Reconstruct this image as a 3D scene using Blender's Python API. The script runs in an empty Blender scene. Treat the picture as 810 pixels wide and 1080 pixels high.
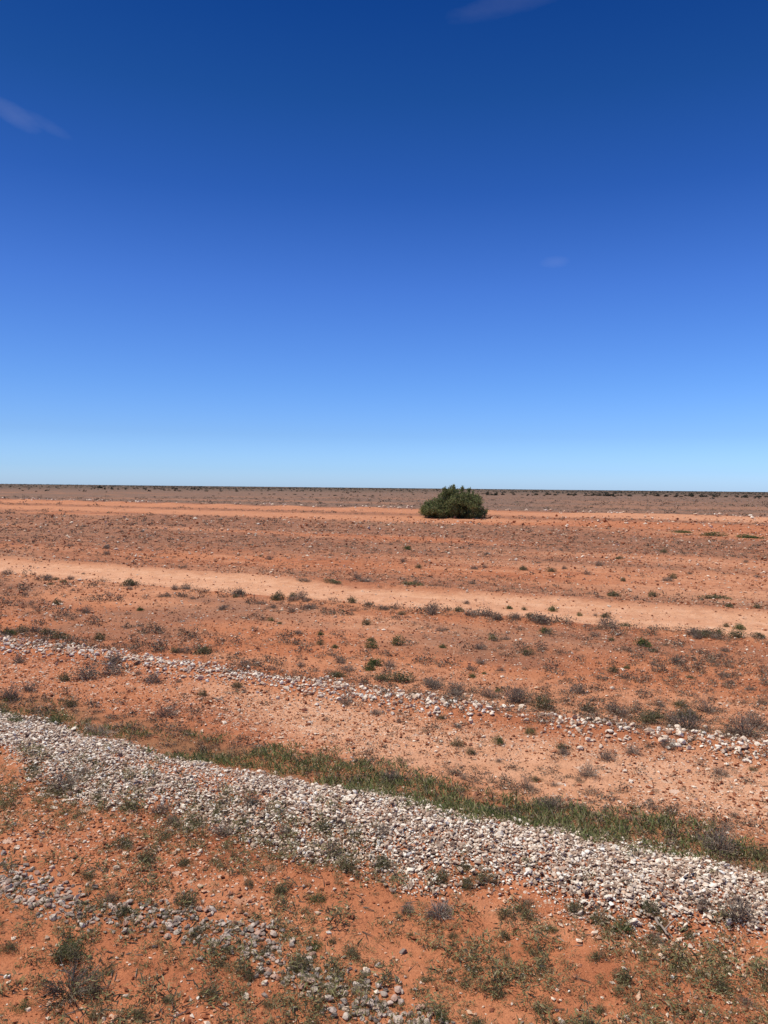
import bpy, math
import numpy as np
from mathutils import Matrix

R = np.random.default_rng(11)
scene = bpy.context.scene
COL = scene.collection
rad = math.radians

# ------------------------------------------------------------------ camera model (photo is 810 x 1080)
PW, PH, FOC, CAM_H = 810.0, 1080.0, 811.0, 3.0
PITCH, ROLL = math.atan(25.4 / FOC), rad(0.6)
cP, sP = math.cos(PITCH), math.sin(PITCH)
cR, sR = math.cos(ROLL), math.sin(ROLL)
AX_R0 = np.array([1.0, 0.0, 0.0]); AX_F = np.array([0.0, cP, -sP]); AX_U0 = np.array([0.0, sP, cP])
AX_R = cR * AX_R0 + sR * AX_U0          # horizon drops towards the right of the picture
AX_U = -sR * AX_R0 + cR * AX_U0

def ray(px, py):
    px = np.asarray(px, float); py = np.asarray(py, float)
    a = (px - PW / 2) / FOC; b = (PH / 2 - py) / FOC
    d = AX_F + a[..., None] * AX_R + b[..., None] * AX_U
    return d

def ground_at(px, py):
    d = ray(px, py)
    t = CAM_H / np.maximum(-d[..., 2], 1e-5)
    return d[..., 0] * t, d[..., 1] * t

def to_pixel(x, y, z):
    v = np.stack([np.asarray(x, float), np.asarray(y, float), np.asarray(z, float) - CAM_H], -1)
    f = v @ AX_F
    return PW / 2 + FOC * (v @ AX_R) / f, PH / 2 - FOC * (v @ AX_U) / f

# track direction: the road, ridge and gravel bank all run the same way
TA = rad(63.9)
NX, NY = math.cos(TA), math.sin(TA)      # across
UX, UY = math.sin(TA), -math.cos(TA)     # along
def pu(x, y): return x * NX + y * NY, x * UX + y * UY
def xy(p, u): return p * NX + u * UX, p * NY + u * UY

# ------------------------------------------------------------------ noise
def _hash(ix, iy, s):
    h = (ix.astype(np.int64) * 374761393 + iy.astype(np.int64) * 668265263 + s * 974634777) & 0xFFFFFFFF
    h = ((h ^ (h >> 13)) * 1274126177) & 0xFFFFFFFF
    h = (h ^ (h >> 16)) & 0xFFFFFF
    return h / float(0xFFFFFF)
def vnoise(x, y, s=0):
    x = np.asarray(x, float); y = np.asarray(y, float)
    ix = np.floor(x); iy = np.floor(y); fx = x - ix; fy = y - iy
    fx = fx * fx * (3 - 2 * fx); fy = fy * fy * (3 - 2 * fy)
    a = _hash(ix, iy, s); b = _hash(ix + 1, iy, s); c = _hash(ix, iy + 1, s); d = _hash(ix + 1, iy + 1, s)
    return (a * (1 - fx) + b * fx) * (1 - fy) + (c * (1 - fx) + d * fx) * fy
def fbm(x, y, s=0, o=4):
    t = 0; a = .5; n = 0
    for k in range(o):
        t = t + a * vnoise(x * 2 ** k + 17.3 * k, y * 2 ** k - 9.1 * k, s + k); n += a; a *= .5
    return t / n
def sm(e0, e1, v):
    t = np.clip((v - e0) / (e1 - e0), 0, 1); return t * t * (3 - 2 * t)
def band(v, a, b, w): return sm(a - w, a + w, v) * (1 - sm(b - w, b + w, v))

# ------------------------------------------------------------------ terrain
def ridge_amount(p, u):
    pr = p - 9.75 - .35 * (fbm(u / 3.0, u * 0, 71, 2) - .5)
    gaps = sm(.14, .40, fbm(u / 1.6, u * 0 + 3.0, 73, 2))
    return np.exp(-(pr / .47) ** 2), gaps
def height(x, y):
    p, u = pu(x, y); r = np.hypot(x, y)
    h = .10 * (fbm(x / 1.7, y / 1.7, 1) - .5) + .045 * (fbm(x * 3.1, y * 3.1, 9, 3) - .5) * (r < 80)
    h = h + .3 * (fbm(x / 24, y / 24, 21, 3) - .5) * sm(14, 60, r)
    h = h + 1.1 * (fbm(x / 420, y / 420, 31, 3) - .5) * sm(200, 700, r)
    pw = p + .3 * (fbm(u / 2.2, u * 0, 41, 3) - .5)
    h = h + .11 * band(pw, 5.6, 6.5, .35)
    g, gaps = ridge_amount(p, u)
    h = h + .08 * g * (.4 + .6 * gaps)
    h = h - .07 * band(p, 17.6, 21.0, .8) - .02 * (np.exp(-((p - 18.7) / .25) ** 2) + np.exp(-((p - 20.2) / .25) ** 2)) + .05 * np.exp(-((p - 17.4) / .3) ** 2) + .05 * np.exp(-((p - 21.4) / .35) ** 2)
    h = h + .30 * np.exp(-((p - 96 - 2 * (fbm(u / 20, u * 0, 43, 2) - .5)) / 1.6) ** 2)
    # slight rise far off on the left
    h = h + 1.6 * sm(900, 2500, r) * sm(.18, .5, -x / np.maximum(r, 1))
    return h

def zones(x, y):
    p, u = pu(x, y); r = np.hypot(x, y)
    w = fbm(u / 2.3, p / 2.3, 51, 3) - .5
    wb = fbm(u / 9, p / 9, 55, 3) - .5
    big = fbm(u / 14, p / 5, 57, 4)
    big2 = fbm(u / 45, p / 18, 61, 4)
    road = band(p + .35 * w + .5 * wb, 17.45, 30, .22) * (1 - sm(20.7, 21.7, p + 1.1 * w + .9 * wb))
    ruts = np.exp(-((p - 18.7 + .5 * wb) / .28) ** 2) + np.exp(-((p - 20.2 + .5 * wb) / .28) ** 2)
    pale = .8 * road * (.75 + .5 * fbm(u / 3, p / .8, 59, 3)) + .25 * road * ruts
    pale = np.maximum(pale, .85 * band(p + 1.2 * w, 7.7, 9.2, .5) * sm(.36, .55, big + .10 * sm(-4, 0, u)))
    pale = np.maximum(pale, .55 * band(p + 3 * wb, 21.2, 27, 2.0) * sm(.42, .62, big))
    pale = np.maximum(pale, .85 * band(p + 9 * wb, 61, 75, 2.5) * sm(.33, .5, big2 + .12 * (u > 5)) * (.4 + .6 * sm(-30, 15, u)))
    pale = np.maximum(pale, .75 * band(p + 6 * wb, 83, 99, 3) * (.35 + .65 * sm(-45, 15, u)))
    pale = np.maximum(pale, .36 * sm(.50, .70, big) * (p > 10) * (p < 60))
    stony = .25 * sm(.45, .7, fbm(u / 1.3, p / 1.3, 63, 3))
    stony = np.maximum(stony, 1.0 * band(p + .9 * w, 7.5, 9.4, .4) * sm(.34, .52, fbm(u / 3, p / 1.2, 65, 3) + .10))
    stony = np.maximum(stony, .75 * band(p + .8 * w, 4.1, 5.5, .3) * sm(-2.0, -4.5, u))
    stony = np.maximum(stony, .9 * band(p + .5 * w, 5.2, 6.6, .2))
    stony = np.maximum(stony, .30 * road)
    herb = .8 * sm(.36, .66, fbm(u / 4, p / 2.2, 67, 4)) * sm(9.5, 12, p) * (1 - sm(16.0, 17.6, p))
    field = band(p, 21.5, 62, 2) * sm(.30, .62, fbm(u / 30, p / 7, 69, 4) + .16 * (1 - sm(-30, 10, u)))
    herb = np.maximum(herb, .95 * field)
    herb = np.maximum(herb, .8 * band(p + 4 * wb, 75, 83, 2))
    herb = np.maximum(herb, .95 * sm(97, 108, p + 6 * wb))
    pale = np.maximum(pale, .7 * sm(97, 120, p) * (1 - sm(170, 300, p)) * sm(.52, .66, fbm(u / 40, p / 9, 161, 3)))
    herb = herb * (1 - .85 * road)
    herb = np.maximum(herb, .35 * band(p + .5 * w, 6.4, 7.4, .25))
    green = .45 * band(p + .5 * w, 6.4, 7.3, .25)
    green = np.maximum(green, .8 * band(p + 2.5 * wb, 53, 57, 1.2) * sm(8, 22, u))
    green = np.maximum(green, .55 * band(p + 2 * wb, 57.5, 59.5, .9) * band(u, -34, -20, 3))
    return road, pale, stony, herb, green

# ------------------------------------------------------------------ mesh helpers
def mesh_np(name, V, F, mat, smooth=False):
    V = np.ascontiguousarray(V, np.float32); F = np.ascontiguousarray(F, np.int32)
    m = bpy.data.meshes.new(name); k = F.shape[1]
    m.vertices.add(len(V)); m.vertices.foreach_set('co', V.ravel())
    m.loops.add(F.size); m.loops.foreach_set('vertex_index', F.ravel())
    m.polygons.add(len(F)); m.polygons.foreach_set('loop_start', np.arange(len(F), dtype=np.int32) * k)
    m.polygons.foreach_set('use_smooth', np.full(len(F), smooth, bool))
    m.update(calc_edges=True); m.validate(verbose=False)
    if mat: m.materials.append(mat)
    return m
def link(name, data, parent=None):
    o = bpy.data.objects.new(name, data); COL.objects.link(o)
    if parent: o.parent = parent
    return o
def tag(o, label=None, cat=None, group=None, kind=None):
    for k, v in (('label', label), ('category', cat), ('group', group), ('kind', kind)):
        if v: o[k] = v
    return o
def rquat(n, tilt=None):
    """random rotation matrices; with tilt only a spin about z and a small lean"""
    if tilt is None:
        q = R.normal(size=(n, 4)); q /= np.linalg.norm(q, axis=1, keepdims=True)
    else:
        a = R.uniform(0, 2 * np.pi, n); b = R.normal(0, tilt, n); c = R.uniform(0, 2 * np.pi, n)
        q1 = np.stack([np.cos(a / 2), 0 * a, 0 * a, np.sin(a / 2)], 1)
        q2 = np.stack([np.cos(b / 2), np.sin(b / 2) * np.cos(c), np.sin(b / 2) * np.sin(c), 0 * b], 1)
        w1, x1, y1, z1 = q2.T; w2, x2, y2, z2 = q1.T
        q = np.stack([w1*w2-x1*x2-y1*y2-z1*z2, w1*x2+x1*w2+y1*z2-z1*y2, w1*y2-x1*z2+y1*w2+z1*x2, w1*z2+x1*y2-y1*x2+z1*w2], 1)
    w, x, y, z = q.T
    M = np.empty((n, 3, 3))
    M[:, 0] = np.stack([1-2*(y*y+z*z), 2*(x*y-z*w), 2*(x*z+y*w)], 1)
    M[:, 1] = np.stack([2*(x*y+z*w), 1-2*(x*x+z*z), 2*(y*z-x*w)], 1)
    M[:, 2] = np.stack([2*(x*z-y*w), 2*(y*z+x*w), 1-2*(x*x+y*y)], 1)
    return M
def spread(bases, pos, scl, tilt=None):
    """merge copies of the base shapes (list of (V, F)) at pos with per-axis scl into one vertex/face pair"""
    n = len(pos); pick = R.integers(0, len(bases), n); Vs, Fs, off = [], [], 0
    for b, (BV, BF) in enumerate(bases):
        i = np.nonzero(pick == b)[0]
        if not len(i): continue
        M = rquat(len(i), tilt)
        v = np.einsum('nij,nvj->nvi', M, BV[None] * scl[i][:, None, :]) + pos[i][:, None, :]
        f = BF[None] + (np.arange(len(i)) * len(BV))[:, None, None] + off
        Vs.append(v.reshape(-1, 3)); Fs.append(f.reshape(-1, BF.shape[1])); off += v.shape[0] * v.shape[1]
    return np.concatenate(Vs), np.concatenate(Fs)

def ico(sub=0):
    t = (1 + 5 ** .5) / 2
    V = np.array([(-1,t,0),(1,t,0),(-1,-t,0),(1,-t,0),(0,-1,t),(0,1,t),(0,-1,-t),(0,1,-t),(t,0,-1),(t,0,1),(-t,0,-1),(-t,0,1)], float)
    F = [(0,11,5),(0,5,1),(0,1,7),(0,7,10),(0,10,11),(1,5,9),(5,11,4),(11,10,2),(10,7,6),(7,1,8),(3,9,4),(3,4,2),(3,2,6),(3,6,8),(3,8,9),(4,9,5),(2,4,11),(6,2,10),(8,6,7),(9,8,1)]
    V = list(V / np.linalg.norm(V[0]))
    for _ in range(sub):
        cache, G = {}, []
        def mid(a, b):
            k = (min(a, b), max(a, b))
            if k not in cache:
                m = V[a] + V[b]; V.append(m / np.linalg.norm(m)); cache[k] = len(V) - 1
            return cache[k]
        for a, b, c in F:
            ab, bc, ca = mid(a, b), mid(b, c), mid(c, a)
            G += [(a, ab, ca), (b, bc, ab), (c, ca, bc), (ab, bc, ca)]
        F = G
    return np.array(V), np.array(F)
def stone(sub=0, cuts=5, seed=0):
    """angular stone: a ball planed off by random flats"""
    g = np.random.default_rng(seed); V, F = ico(sub); V = V.copy()
    V += g.normal(0, .06, V.shape)
    for _ in range(cuts):
        n = g.normal(size=3); n /= np.linalg.norm(n); d = g.uniform(.45, .8)
        s = V @ n; V = V - np.maximum(s - d, 0)[:, None] * n
    return V, F
OCT = (np.array([(1, 0, 0), (-1, 0, 0), (0, 1, 0), (0, -1, 0), (0, 0, 1), (0, 0, -1)], float), np.array([(0, 2, 4), (2, 1, 4), (1, 3, 4), (3, 0, 4), (2, 0, 5), (1, 2, 5), (3, 1, 5), (0, 3, 5)]))
PEB = [(OCT[0] * np.random.default_rng(s).uniform(.6, 1.2, (6, 1)) + np.random.default_rng(s + 50).normal(0, .12, (6, 3)), OCT[1]) for s in range(10)]
GRAV = [stone(1, 8, 20 + s) for s in range(8)]

LEAF = (np.array([(0, 0, 0), (.5, .35, .06), (0, 1, 0), (-.5, .35, .06)], float), np.array([(0, 1, 2, 3)]))
def leaves(pos, size, aspect=.45, tilt=None):
    n = len(pos); s = np.stack([size * aspect, size, size * aspect], 1)
    return spread([LEAF], pos, s, tilt)
def tube(path, radii, k=3):
    path = np.asarray(path, float); n = len(path); V = []
    for i in range(n):
        t = path[min(i + 1, n - 1)] - path[max(i - 1, 0)]; t /= max(np.linalg.norm(t), 1e-9)
        a = np.cross(t, (.31, .2, .93)); a /= max(np.linalg.norm(a), 1e-9); b = np.cross(t, a)
        for j in range(k):
            q = 2 * math.pi * j / k; V.append(path[i] + radii[i] * (math.cos(q) * a + math.sin(q) * b))
    F = [(i*k+j, i*k+(j+1) % k, (i+1)*k+(j+1) % k, (i+1)*k+j) for i in range(n - 1) for j in range(k)]
    return np.array(V), np.array(F)
def join(parts):
    Vs, Fs, off = [], [], 0
    for V, F in parts:
        Vs.append(V); Fs.append(F + off); off += len(V)
    return np.concatenate(Vs), np.concatenate(Fs)

# ------------------------------------------------------------------ materials
def newmat(name, rough=.9, spec=.2):
    m = bpy.data.materials.new(name); m.use_nodes = True; nt = m.node_tree
    b = nt.nodes['Principled BSDF']; b.inputs['Roughness'].default_value = rough; b.inputs['Specular IOR Level'].default_value = spec
    return m, nt, b
def N(nt, t, **kw):
    n = nt.nodes.new(t)
    for k, v in kw.items(): setattr(n, k, v)
    return n
def ramp(nt, stops, interp='LINEAR'):
    n = N(nt, 'ShaderNodeValToRGB'); n.color_ramp.interpolation = interp; e = n.color_ramp.elements
    while len(e) < len(stops): e.new(.5)
    for i, (p, c) in enumerate(stops):
        e[i].position = p; e[i].color = (*c, 1) if len(c) == 3 else c
    return n
def mix(nt, fac, a, b, blend='MIX'):
    n = N(nt, 'ShaderNodeMix', data_type='RGBA', blend_type=blend)
    for s, v in ((n.inputs['Factor'], fac), (n.inputs['A'], a), (n.inputs['B'], b)):
        if isinstance(v, (int, float)): s.default_value = v
        elif isinstance(v, tuple): s.default_value = (*v, 1)
        else: nt.links.new(v, s)
    return n.outputs['Result']
def noise(nt, vec, scale, detail=4, rough=.6):
    n = N(nt, 'ShaderNodeTexNoise'); n.inputs['Scale'].default_value = scale; n.inputs['Detail'].default_value = detail; n.inputs['Roughness'].default_value = rough
    nt.links.new(vec, n.inputs['Vector']); return n.outputs['Fac']
def mrange(nt, v, a, b, c=0., d=1.):
    n = N(nt, 'ShaderNodeMapRange'); nt.links.new(v, n.inputs['Value'])
    for k, q in (('From Min', a), ('From Max', b), ('To Min', c), ('To Max', d)): n.inputs[k].default_value = q
    return n.outputs['Result']
def math_(nt, op, a, b):
    n = N(nt, 'ShaderNodeMath', operation=op)
    for s, v in zip(n.inputs, (a, b)):
        if isinstance(v, (int, float)): s.default_value = v
        else: nt.links.new(v, s)
    return n.outputs[0]

def soil_material():
    m, nt, b = newmat('red_soil', 1.0, .05); L = nt.links.new
    pos = N(nt, 'ShaderNodeNewGeometry').outputs['Position']
    at = {k: N(nt, 'ShaderNodeAttribute', attribute_name=k).outputs['Fac'] for k in ('pale', 'stony', 'herb', 'green', 'coarse', 'far', 'scrub')}
    nL, nM, nF = noise(nt, pos, .35), noise(nt, pos, 2.6, 5), noise(nt, pos, 28, 4, .7)
    def dotp(v, sc):
        n = N(nt, 'ShaderNodeVectorMath', operation='DOT_PRODUCT'); L(pos, n.inputs[0]); n.inputs[1].default_value = (v[0] * sc, v[1] * sc, 0); return n.outputs['Value']
    tv = N(nt, 'ShaderNodeCombineXYZ'); L(dotp((UX, UY), .22), tv.inputs[0]); L(dotp((NX, NY), .9), tv.inputs[1])
    nS = noise(nt, tv.outputs[0], 1.0, 6, .62)
    red = mix(nt, mrange(nt, nM, .35, .65), (.355, .118, .054), (.51, .192, .090))
    red = mix(nt, mrange(nt, nS, .48, .36, 0, .65), red, (.27, .078, .036))
    red = mix(nt, mrange(nt, nS, .52, .64, 0, .75), red, (.62, .30, .165))
    red = mix(nt, mrange(nt, nL, .35, .68), red, (.48, .185, .086))
    pale = mix(nt, mrange(nt, nM, .3, .7), (.57, .28, .150), (.72, .41, .25))
    c = mix(nt, at['pale'], red, pale)
    # dry herbage that tints the ground: purple brown with gaps of soil
    nH = noise(nt, pos, 1.3, 6, .75)
    hb = mix(nt, mrange(nt, nF, .3, .7), (.185, .098, .064), (.30, .155, .096))
    hm = math_(nt, 'MULTIPLY', at['herb'], mrange(nt, nH, .34, .56, .35, 1.))
    c = mix(nt, hm, c, hb)
    c = mix(nt, math_(nt, 'MULTIPLY', at['green'], mrange(nt, nH, .38, .6, .1, .8)), c, (.10, .095, .04))
    # far plain: greyer with dry herbage
    fr = math_(nt, 'MULTIPLY', math_(nt, 'MULTIPLY', at['far'], math_(nt, 'SUBTRACT', 1.0, at['pale'])), mrange(nt, noise(nt, pos, .12, 6, .7), .3, .6, .6, 1.))
    c = mix(nt, fr, c, mix(nt, mrange(nt, nH, .35, .65), (.135, .096, .073), (.215, .145, .105)))
    c = mix(nt, math_(nt, 'MULTIPLY', at['scrub'], mrange(nt, noise(nt, pos, .03, 5, .7), .3, .55, .55, .9)), c, (.088, .076, .056))
    # specks on the flats: litter, crumbs and small stones of a hand's size
    cs = noise(nt, pos, 4.2, 3, .8); cs2 = noise(nt, pos, 1.7, 5, .8)
    c = mix(nt, math_(nt, 'MULTIPLY', at['coarse'], mrange(nt, cs, .58, .68, 0, .7)), c, (.14, .07, .05))
    c = mix(nt, math_(nt, 'MULTIPLY', at['coarse'], mrange(nt, cs, .40, .30, 0, .55)), c, (.56, .33, .21))
    c = mix(nt, math_(nt, 'MULTIPLY', at['coarse'], mrange(nt, cs2, .56, .66, 0, .5)), c, (.17, .09, .065))
    c = mix(nt, math_(nt, 'MULTIPLY', at['coarse'], mrange(nt, cs2, .42, .34, 0, .4)), c, (.55, .25, .13))
    # grit
    c = mix(nt, mrange(nt, nF, .43, .32, 0, .65), c, (.19, .07, .038))
    nG = noise(nt, pos, 95, 3, .75)
    c = mix(nt, mrange(nt, nG, .44, .34, 0, .6), c, (.17, .06, .034))
    c = mix(nt, mrange(nt, nG, .58, .68, 0, .5), c, (.58, .30, .17))
    # embedded stones: two sizes of cells, only some of which are stone
    for sc, amt, thr in ((26, .9, .60), (75, .8, .72), (7, .5, .80)):
        v = N(nt, 'ShaderNodeTexVoronoi', feature='F1'); v.inputs['Scale'].default_value = sc; L(pos, v.inputs['Vector'])
        s = N(nt, 'ShaderNodeSeparateColor'); L(v.outputs['Color'], s.inputs[0])
        thrv = math_(nt, 'SUBTRACT', 1.06, math_(nt, 'MULTIPLY', at['stony'], 1.06 - thr))
        hit = math_(nt, 'GREATER_THAN', s.outputs[0], thrv)
        near = math_(nt, 'LESS_THAN', v.outputs['Distance'], .36)
        f = math_(nt, 'MULTIPLY', math_(nt, 'MULTIPLY', hit, near), amt)
        sc_ = ramp(nt, [(0, (.34, .18, .11)), (.45, (.55, .36, .24)), (1, (.72, .60, .48))]); L(s.outputs[1], sc_.inputs[0])
        c = mix(nt, f, c, sc_.outputs[0])
    L(c, b.inputs['Base Color'])
    hsum = math_(nt, 'ADD', math_(nt, 'ADD', math_(nt, 'MULTIPLY', noise(nt, pos, 9, 6, .75), 1.0), math_(nt, 'MULTIPLY', nF, .6)), math_(nt, 'MULTIPLY', math_(nt, 'MULTIPLY', cs, at['coarse']), 2.5))
    bp = N(nt, 'ShaderNodeBump'); bp.inputs['Strength'].default_value = .9; bp.inputs['Distance'].default_value = .035
    L(hsum, bp.inputs['Height']); L(bp.outputs[0], b.inputs['Normal'])
    return m
def island_material(name, stops, rough=.9, grain=0, grain_col=(.4, .14, .06), spec=.2, transl=False):
    m, nt, b = newmat(name, rough, spec); L = nt.links.new
    g = N(nt, 'ShaderNodeNewGeometry'); oi = N(nt, 'ShaderNodeObjectInfo')
    rn = math_(nt, 'FRACT', math_(nt, 'ADD', g.outputs['Random Per Island'], oi.outputs['Random']), 0)
    r = ramp(nt, stops); L(rn, r.inputs[0]); c = r.outputs[0]
    if grain:
        f = mrange(nt, noise(nt, g.outputs['Position'], grain, 5, .7), .45, .62, 0, .55)
        c = mix(nt, f, c, grain_col)
        bp = N(nt, 'ShaderNodeBump'); bp.inputs['Strength'].default_value = .6; bp.inputs['Distance'].default_value = .01
        L(noise(nt, g.outputs['Position'], grain * 2, 5, .7), bp.inputs['Height']); L(bp.outputs[0], b.inputs['Normal'])
    L(c, b.inputs['Base Color'])
    if transl:
        t = N(nt, 'ShaderNodeBsdfTranslucent'); L(c, t.inputs['Color'])
        mx = N(nt, 'ShaderNodeMixShader'); mx.inputs[0].default_value = .22
        L(b.outputs[0], mx.inputs[1]); L(t.outputs[0], mx.inputs[2]); L(mx.outputs[0], nt.nodes['Material Output'].inputs['Surface'])
    return m
M_SOIL = soil_material()
M_GRAVEL = island_material('pale_gravel', [(0, (.12, .08, .06)), (.16, (.25, .165, .115)), (.34, (.44, .315, .23)), (.6, (.68, .555, .43)), (.85, (.83, .74, .61)), (1, (.88, .84, .74))], grain=30, grain_col=(.50, .34, .24))
M_PEB = island_material('mixed_pebble', [(0, (.20, .07, .035)), (.35, (.34, .115, .05)), (.6, (.48, .22, .12)), (.8, (.62, .42, .28)), (1, (.78, .66, .52))])
M_CREAM = island_material('cream_limestone', [(0, (.56, .42, .31)), (1, (.72, .62, .50))], grain=14, grain_col=(.46, .30, .20))
M_WHITE = island_material('white_limestone', [(0, (.74, .68, .58)), (1, (.82, .78, .70))], grain=14, grain_col=(.62, .50, .38))
M_GREY = island_material('grey_ballast', [(0, (.18, .147, .122)), (1, (.44, .37, .315))], grain=22, grain_col=(.26, .16, .12))
M_GREYMIX = island_material('ballast_mix', [(0, (.13, .105, .09)), (.35, (.34, .275, .225)), (.7, (.56, .47, .385)), (.92, (.42, .24, .17)), (1, (.66, .58, .50))], grain=22, grain_col=(.28, .16, .11))
M_RUST = island_material('rust_stone', [(0, (.30, .13, .08)), (1, (.42, .22, .15))], grain=18, grain_col=(.24, .10, .06))
M_RUBBLE = island_material('rubble_mix', [(0, (.30, .15, .09)), (.2, (.52, .36, .25)), (.6, (.74, .62, .48)), (1, (.86, .79, .66))], grain=14, grain_col=(.46, .28, .18))
M_TWIG = island_material('grey_twig', [(0, (.15, .11, .08)), (1, (.36, .285, .22))])
M_DARKTWIG = island_material('dark_twig', [(0, (.06, .042, .032)), (.7, (.13, .095, .07)), (1, (.30, .25, .20))])
M_DEAD = island_material('bleached_twig', [(0, (.12, .09, .07)), (.5, (.28, .22, .175)), (1, (.56, .48, .40))])
M_GREYLEAF = island_material('dry_grey_leaf', [(0, (.11, .085, .06)), (.6, (.205, .16, .12)), (1, (.31, .25, .195))], transl=True)
M_OLIVE = island_material('olive_leaf', [(0, (.075, .072, .030)), (.6, (.145, .138, .062)), (1, (.24, .205, .115))], transl=True)
M_GREEN = island_material('green_leaf', [(0, (.055, .075, .022)), (.6, (.11, .145, .045)), (1, (.18, .20, .08))], transl=True)
M_GRASS = island_material('grass_blade', [(0, (.105, .128, .042)), (.42, (.185, .21, .072)), (.7, (.26, .25, .105)), (1, (.42, .33, .20))], transl=True)
M_BUSHLEAF = island_material('bush_leaf', [(0, (.075, .095, .032)), (.5, (.16, .185, .066)), (.85, (.25, .26, .11)), (1, (.30, .22, .13))], transl=True)
M_BARK = island_material('bush_bark', [(0, (.09, .065, .05)), (1, (.16, .12, .095))], grain=30, grain_col=(.06, .045, .035))
M_COVER = island_material('herb_cover', [(0, (.15, .10, .06)), (.35, (.23, .195, .10)), (.75, (.22, .22, .085)), (1, (.42, .34, .20))], transl=True)
M_BROWNCOVER = island_material('dry_herb_cover', [(0, (.10, .07, .048)), (.5, (.18, .13, .09)), (.8, (.27, .20, .145)), (1, (.17, .155, .075))])
M_SCRUB = island_material('far_scrub_leaf', [(0, (.026, .028, .020)), (.6, (.050, .050, .034)), (1, (.085, .078, .054))])

# ------------------------------------------------------------------ ground sheet and dirt road (cut from one grid)
def build_ground():
    rs = [.3, .8, 1.4, 2.0, 2.5, 2.9]; r = 3.2
    while r < 32000:
        rs.append(r); r += min(max(.009, r * r / 2433 * 1.35), r * .06)
    rs.append(36000.0); rs = np.array(rs)
    front = np.linspace(-46, 46, 1150)
    back = np.linspace(46, 314, 150)[1:-1]
    az = np.radians(np.concatenate([front, back])); na, nr = len(az), len(rs)
    X = rs[:, None] * np.sin(az)[None]; Y = rs[:, None] * np.cos(az)[None]
    Z = height(X, Y); road, pale, stony, herb, green = zones(X, Y)
    V = np.stack([X, Y, Z], -1).reshape(-1, 3)
    i, j = np.meshgrid(np.arange(nr - 1), np.arange(na), indexing='ij'); j2 = (j + 1) % na
    F = np.stack([i * na + j, i * na + j2, (i + 1) * na + j2, (i + 1) * na + j], -1).reshape(-1, 4)[:, ::-1]
    cap = len(V); V = np.vstack([V, [[0, 0, height(np.array([0.]), np.array([0.]))[0]]]])
    p_, u_ = pu(X, Y)
    att = {'pale': pale, 'stony': stony, 'herb': herb, 'green': green, 'coarse': sm(9, 20, p_) * (1 - .6 * road), 'scrub': sm(300, 800, np.hypot(X, Y)), 'far': sm(97, 110, p_ + 6 * (fbm(u_ / 9, p_ / 9, 55, 3) - .5))}
    att = {k: np.append(a.ravel(), 0) for k, a in att.items()}
    rf = road.ravel()[F].mean(1) > .5
    for name, sel, lab, cat in (('ground', ~rf, 'red stony plain with sparse dry herbs reaching the horizon', 'ground'),
                                ('dirt_road', rf, 'pale orange dirt road crossing the red plain', 'road')):
        f = F[sel]; used = np.unique(f); mp = np.full(len(V), -1); mp[used] = np.arange(len(used))
        v = V[used]; f = mp[f]
        m = mesh_np(name, v, f, M_SOIL, True)
        for k, a in att.items():
            d = m.attributes.new(k, 'FLOAT', 'POINT'); d.data.foreach_set('value', a[used].astype(np.float32))
        o = link(name, m); tag(o, lab, cat, kind='structure')
build_ground()

# ------------------------------------------------------------------ scatter helper: even in the picture, wider than the frame
def scatter(n, y0, y1, dens, x0=-260, x1=1070):
    px = R.uniform(x0, x1, n); py = R.uniform(y0, y1, n)
    x, y = ground_at(px, py); k = R.random(n) < dens(x, y)
    return x[k], y[k]
def scatter_pu(n, p0, p1, u0, u1, dens):
    p = R.uniform(p0, p1, n); u = R.uniform(u0, u1, n); x, y = xy(p, u); k = R.random(n) < dens(x, y, p, u)
    return x[k], y[k]
def stones(name, label, cat, bases, x, y, size, mat, flat=.6, sink=.15, kind='stuff'):
    n = len(x); s = np.stack([size * R.uniform(.8, 1.6, n), size * R.uniform(.7, 1.1, n), size * R.uniform(flat * .7, flat * 1.3, n)], 1) * .5
    z = height(x, y) + s[:, 2] * (1 - 2 * sink)
    V, F = spread(bases, np.stack([x, y, z], 1), s, .5 if name == 'gravel' else .3)
    o = link(name, mesh_np(name, V, F, mat)); return tag(o, label, cat, kind=kind)

# gravel bank
def dens_bank(x, y, p, u):
    w = .8 * (fbm(u / .8, p / .8, 81, 3) - .5) + .35 * (fbm(u / 4, p * 0, 83, 2) - .5)
    return band(p + w, 5.40, 6.53, .20) * (.35 + .65 * sm(.28, .42, fbm(u / .7, p / .5, 87, 3)))
GR20 = [stone(0, 7, 60 + s) for s in range(10)]
gx, gy = scatter_pu(235000, 5.0, 6.9, -15, 5, dens_bank)
gx2, gy2 = scatter_pu(26000, 4.9, 7.3, -45, -15, dens_bank); gx3, gy3 = scatter_pu(34000, 5.0, 6.9, 5, 8, dens_bank)
gx, gy = np.concatenate([gx, gx2, gx3]), np.concatenate([gy, gy2, gy3])
gs = np.clip(R.lognormal(math.log(.0185), .45, len(gx)), .010, .055) * (1 + 1.1 * (np.hypot(gx, gy) > 17))
o_g = stones('gravel', 'bank of pale crushed gravel running beside the track', 'gravel', GR20, gx, gy, gs, M_GRAVEL, .46, R.uniform(-.9, .1, len(gx)))
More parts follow.
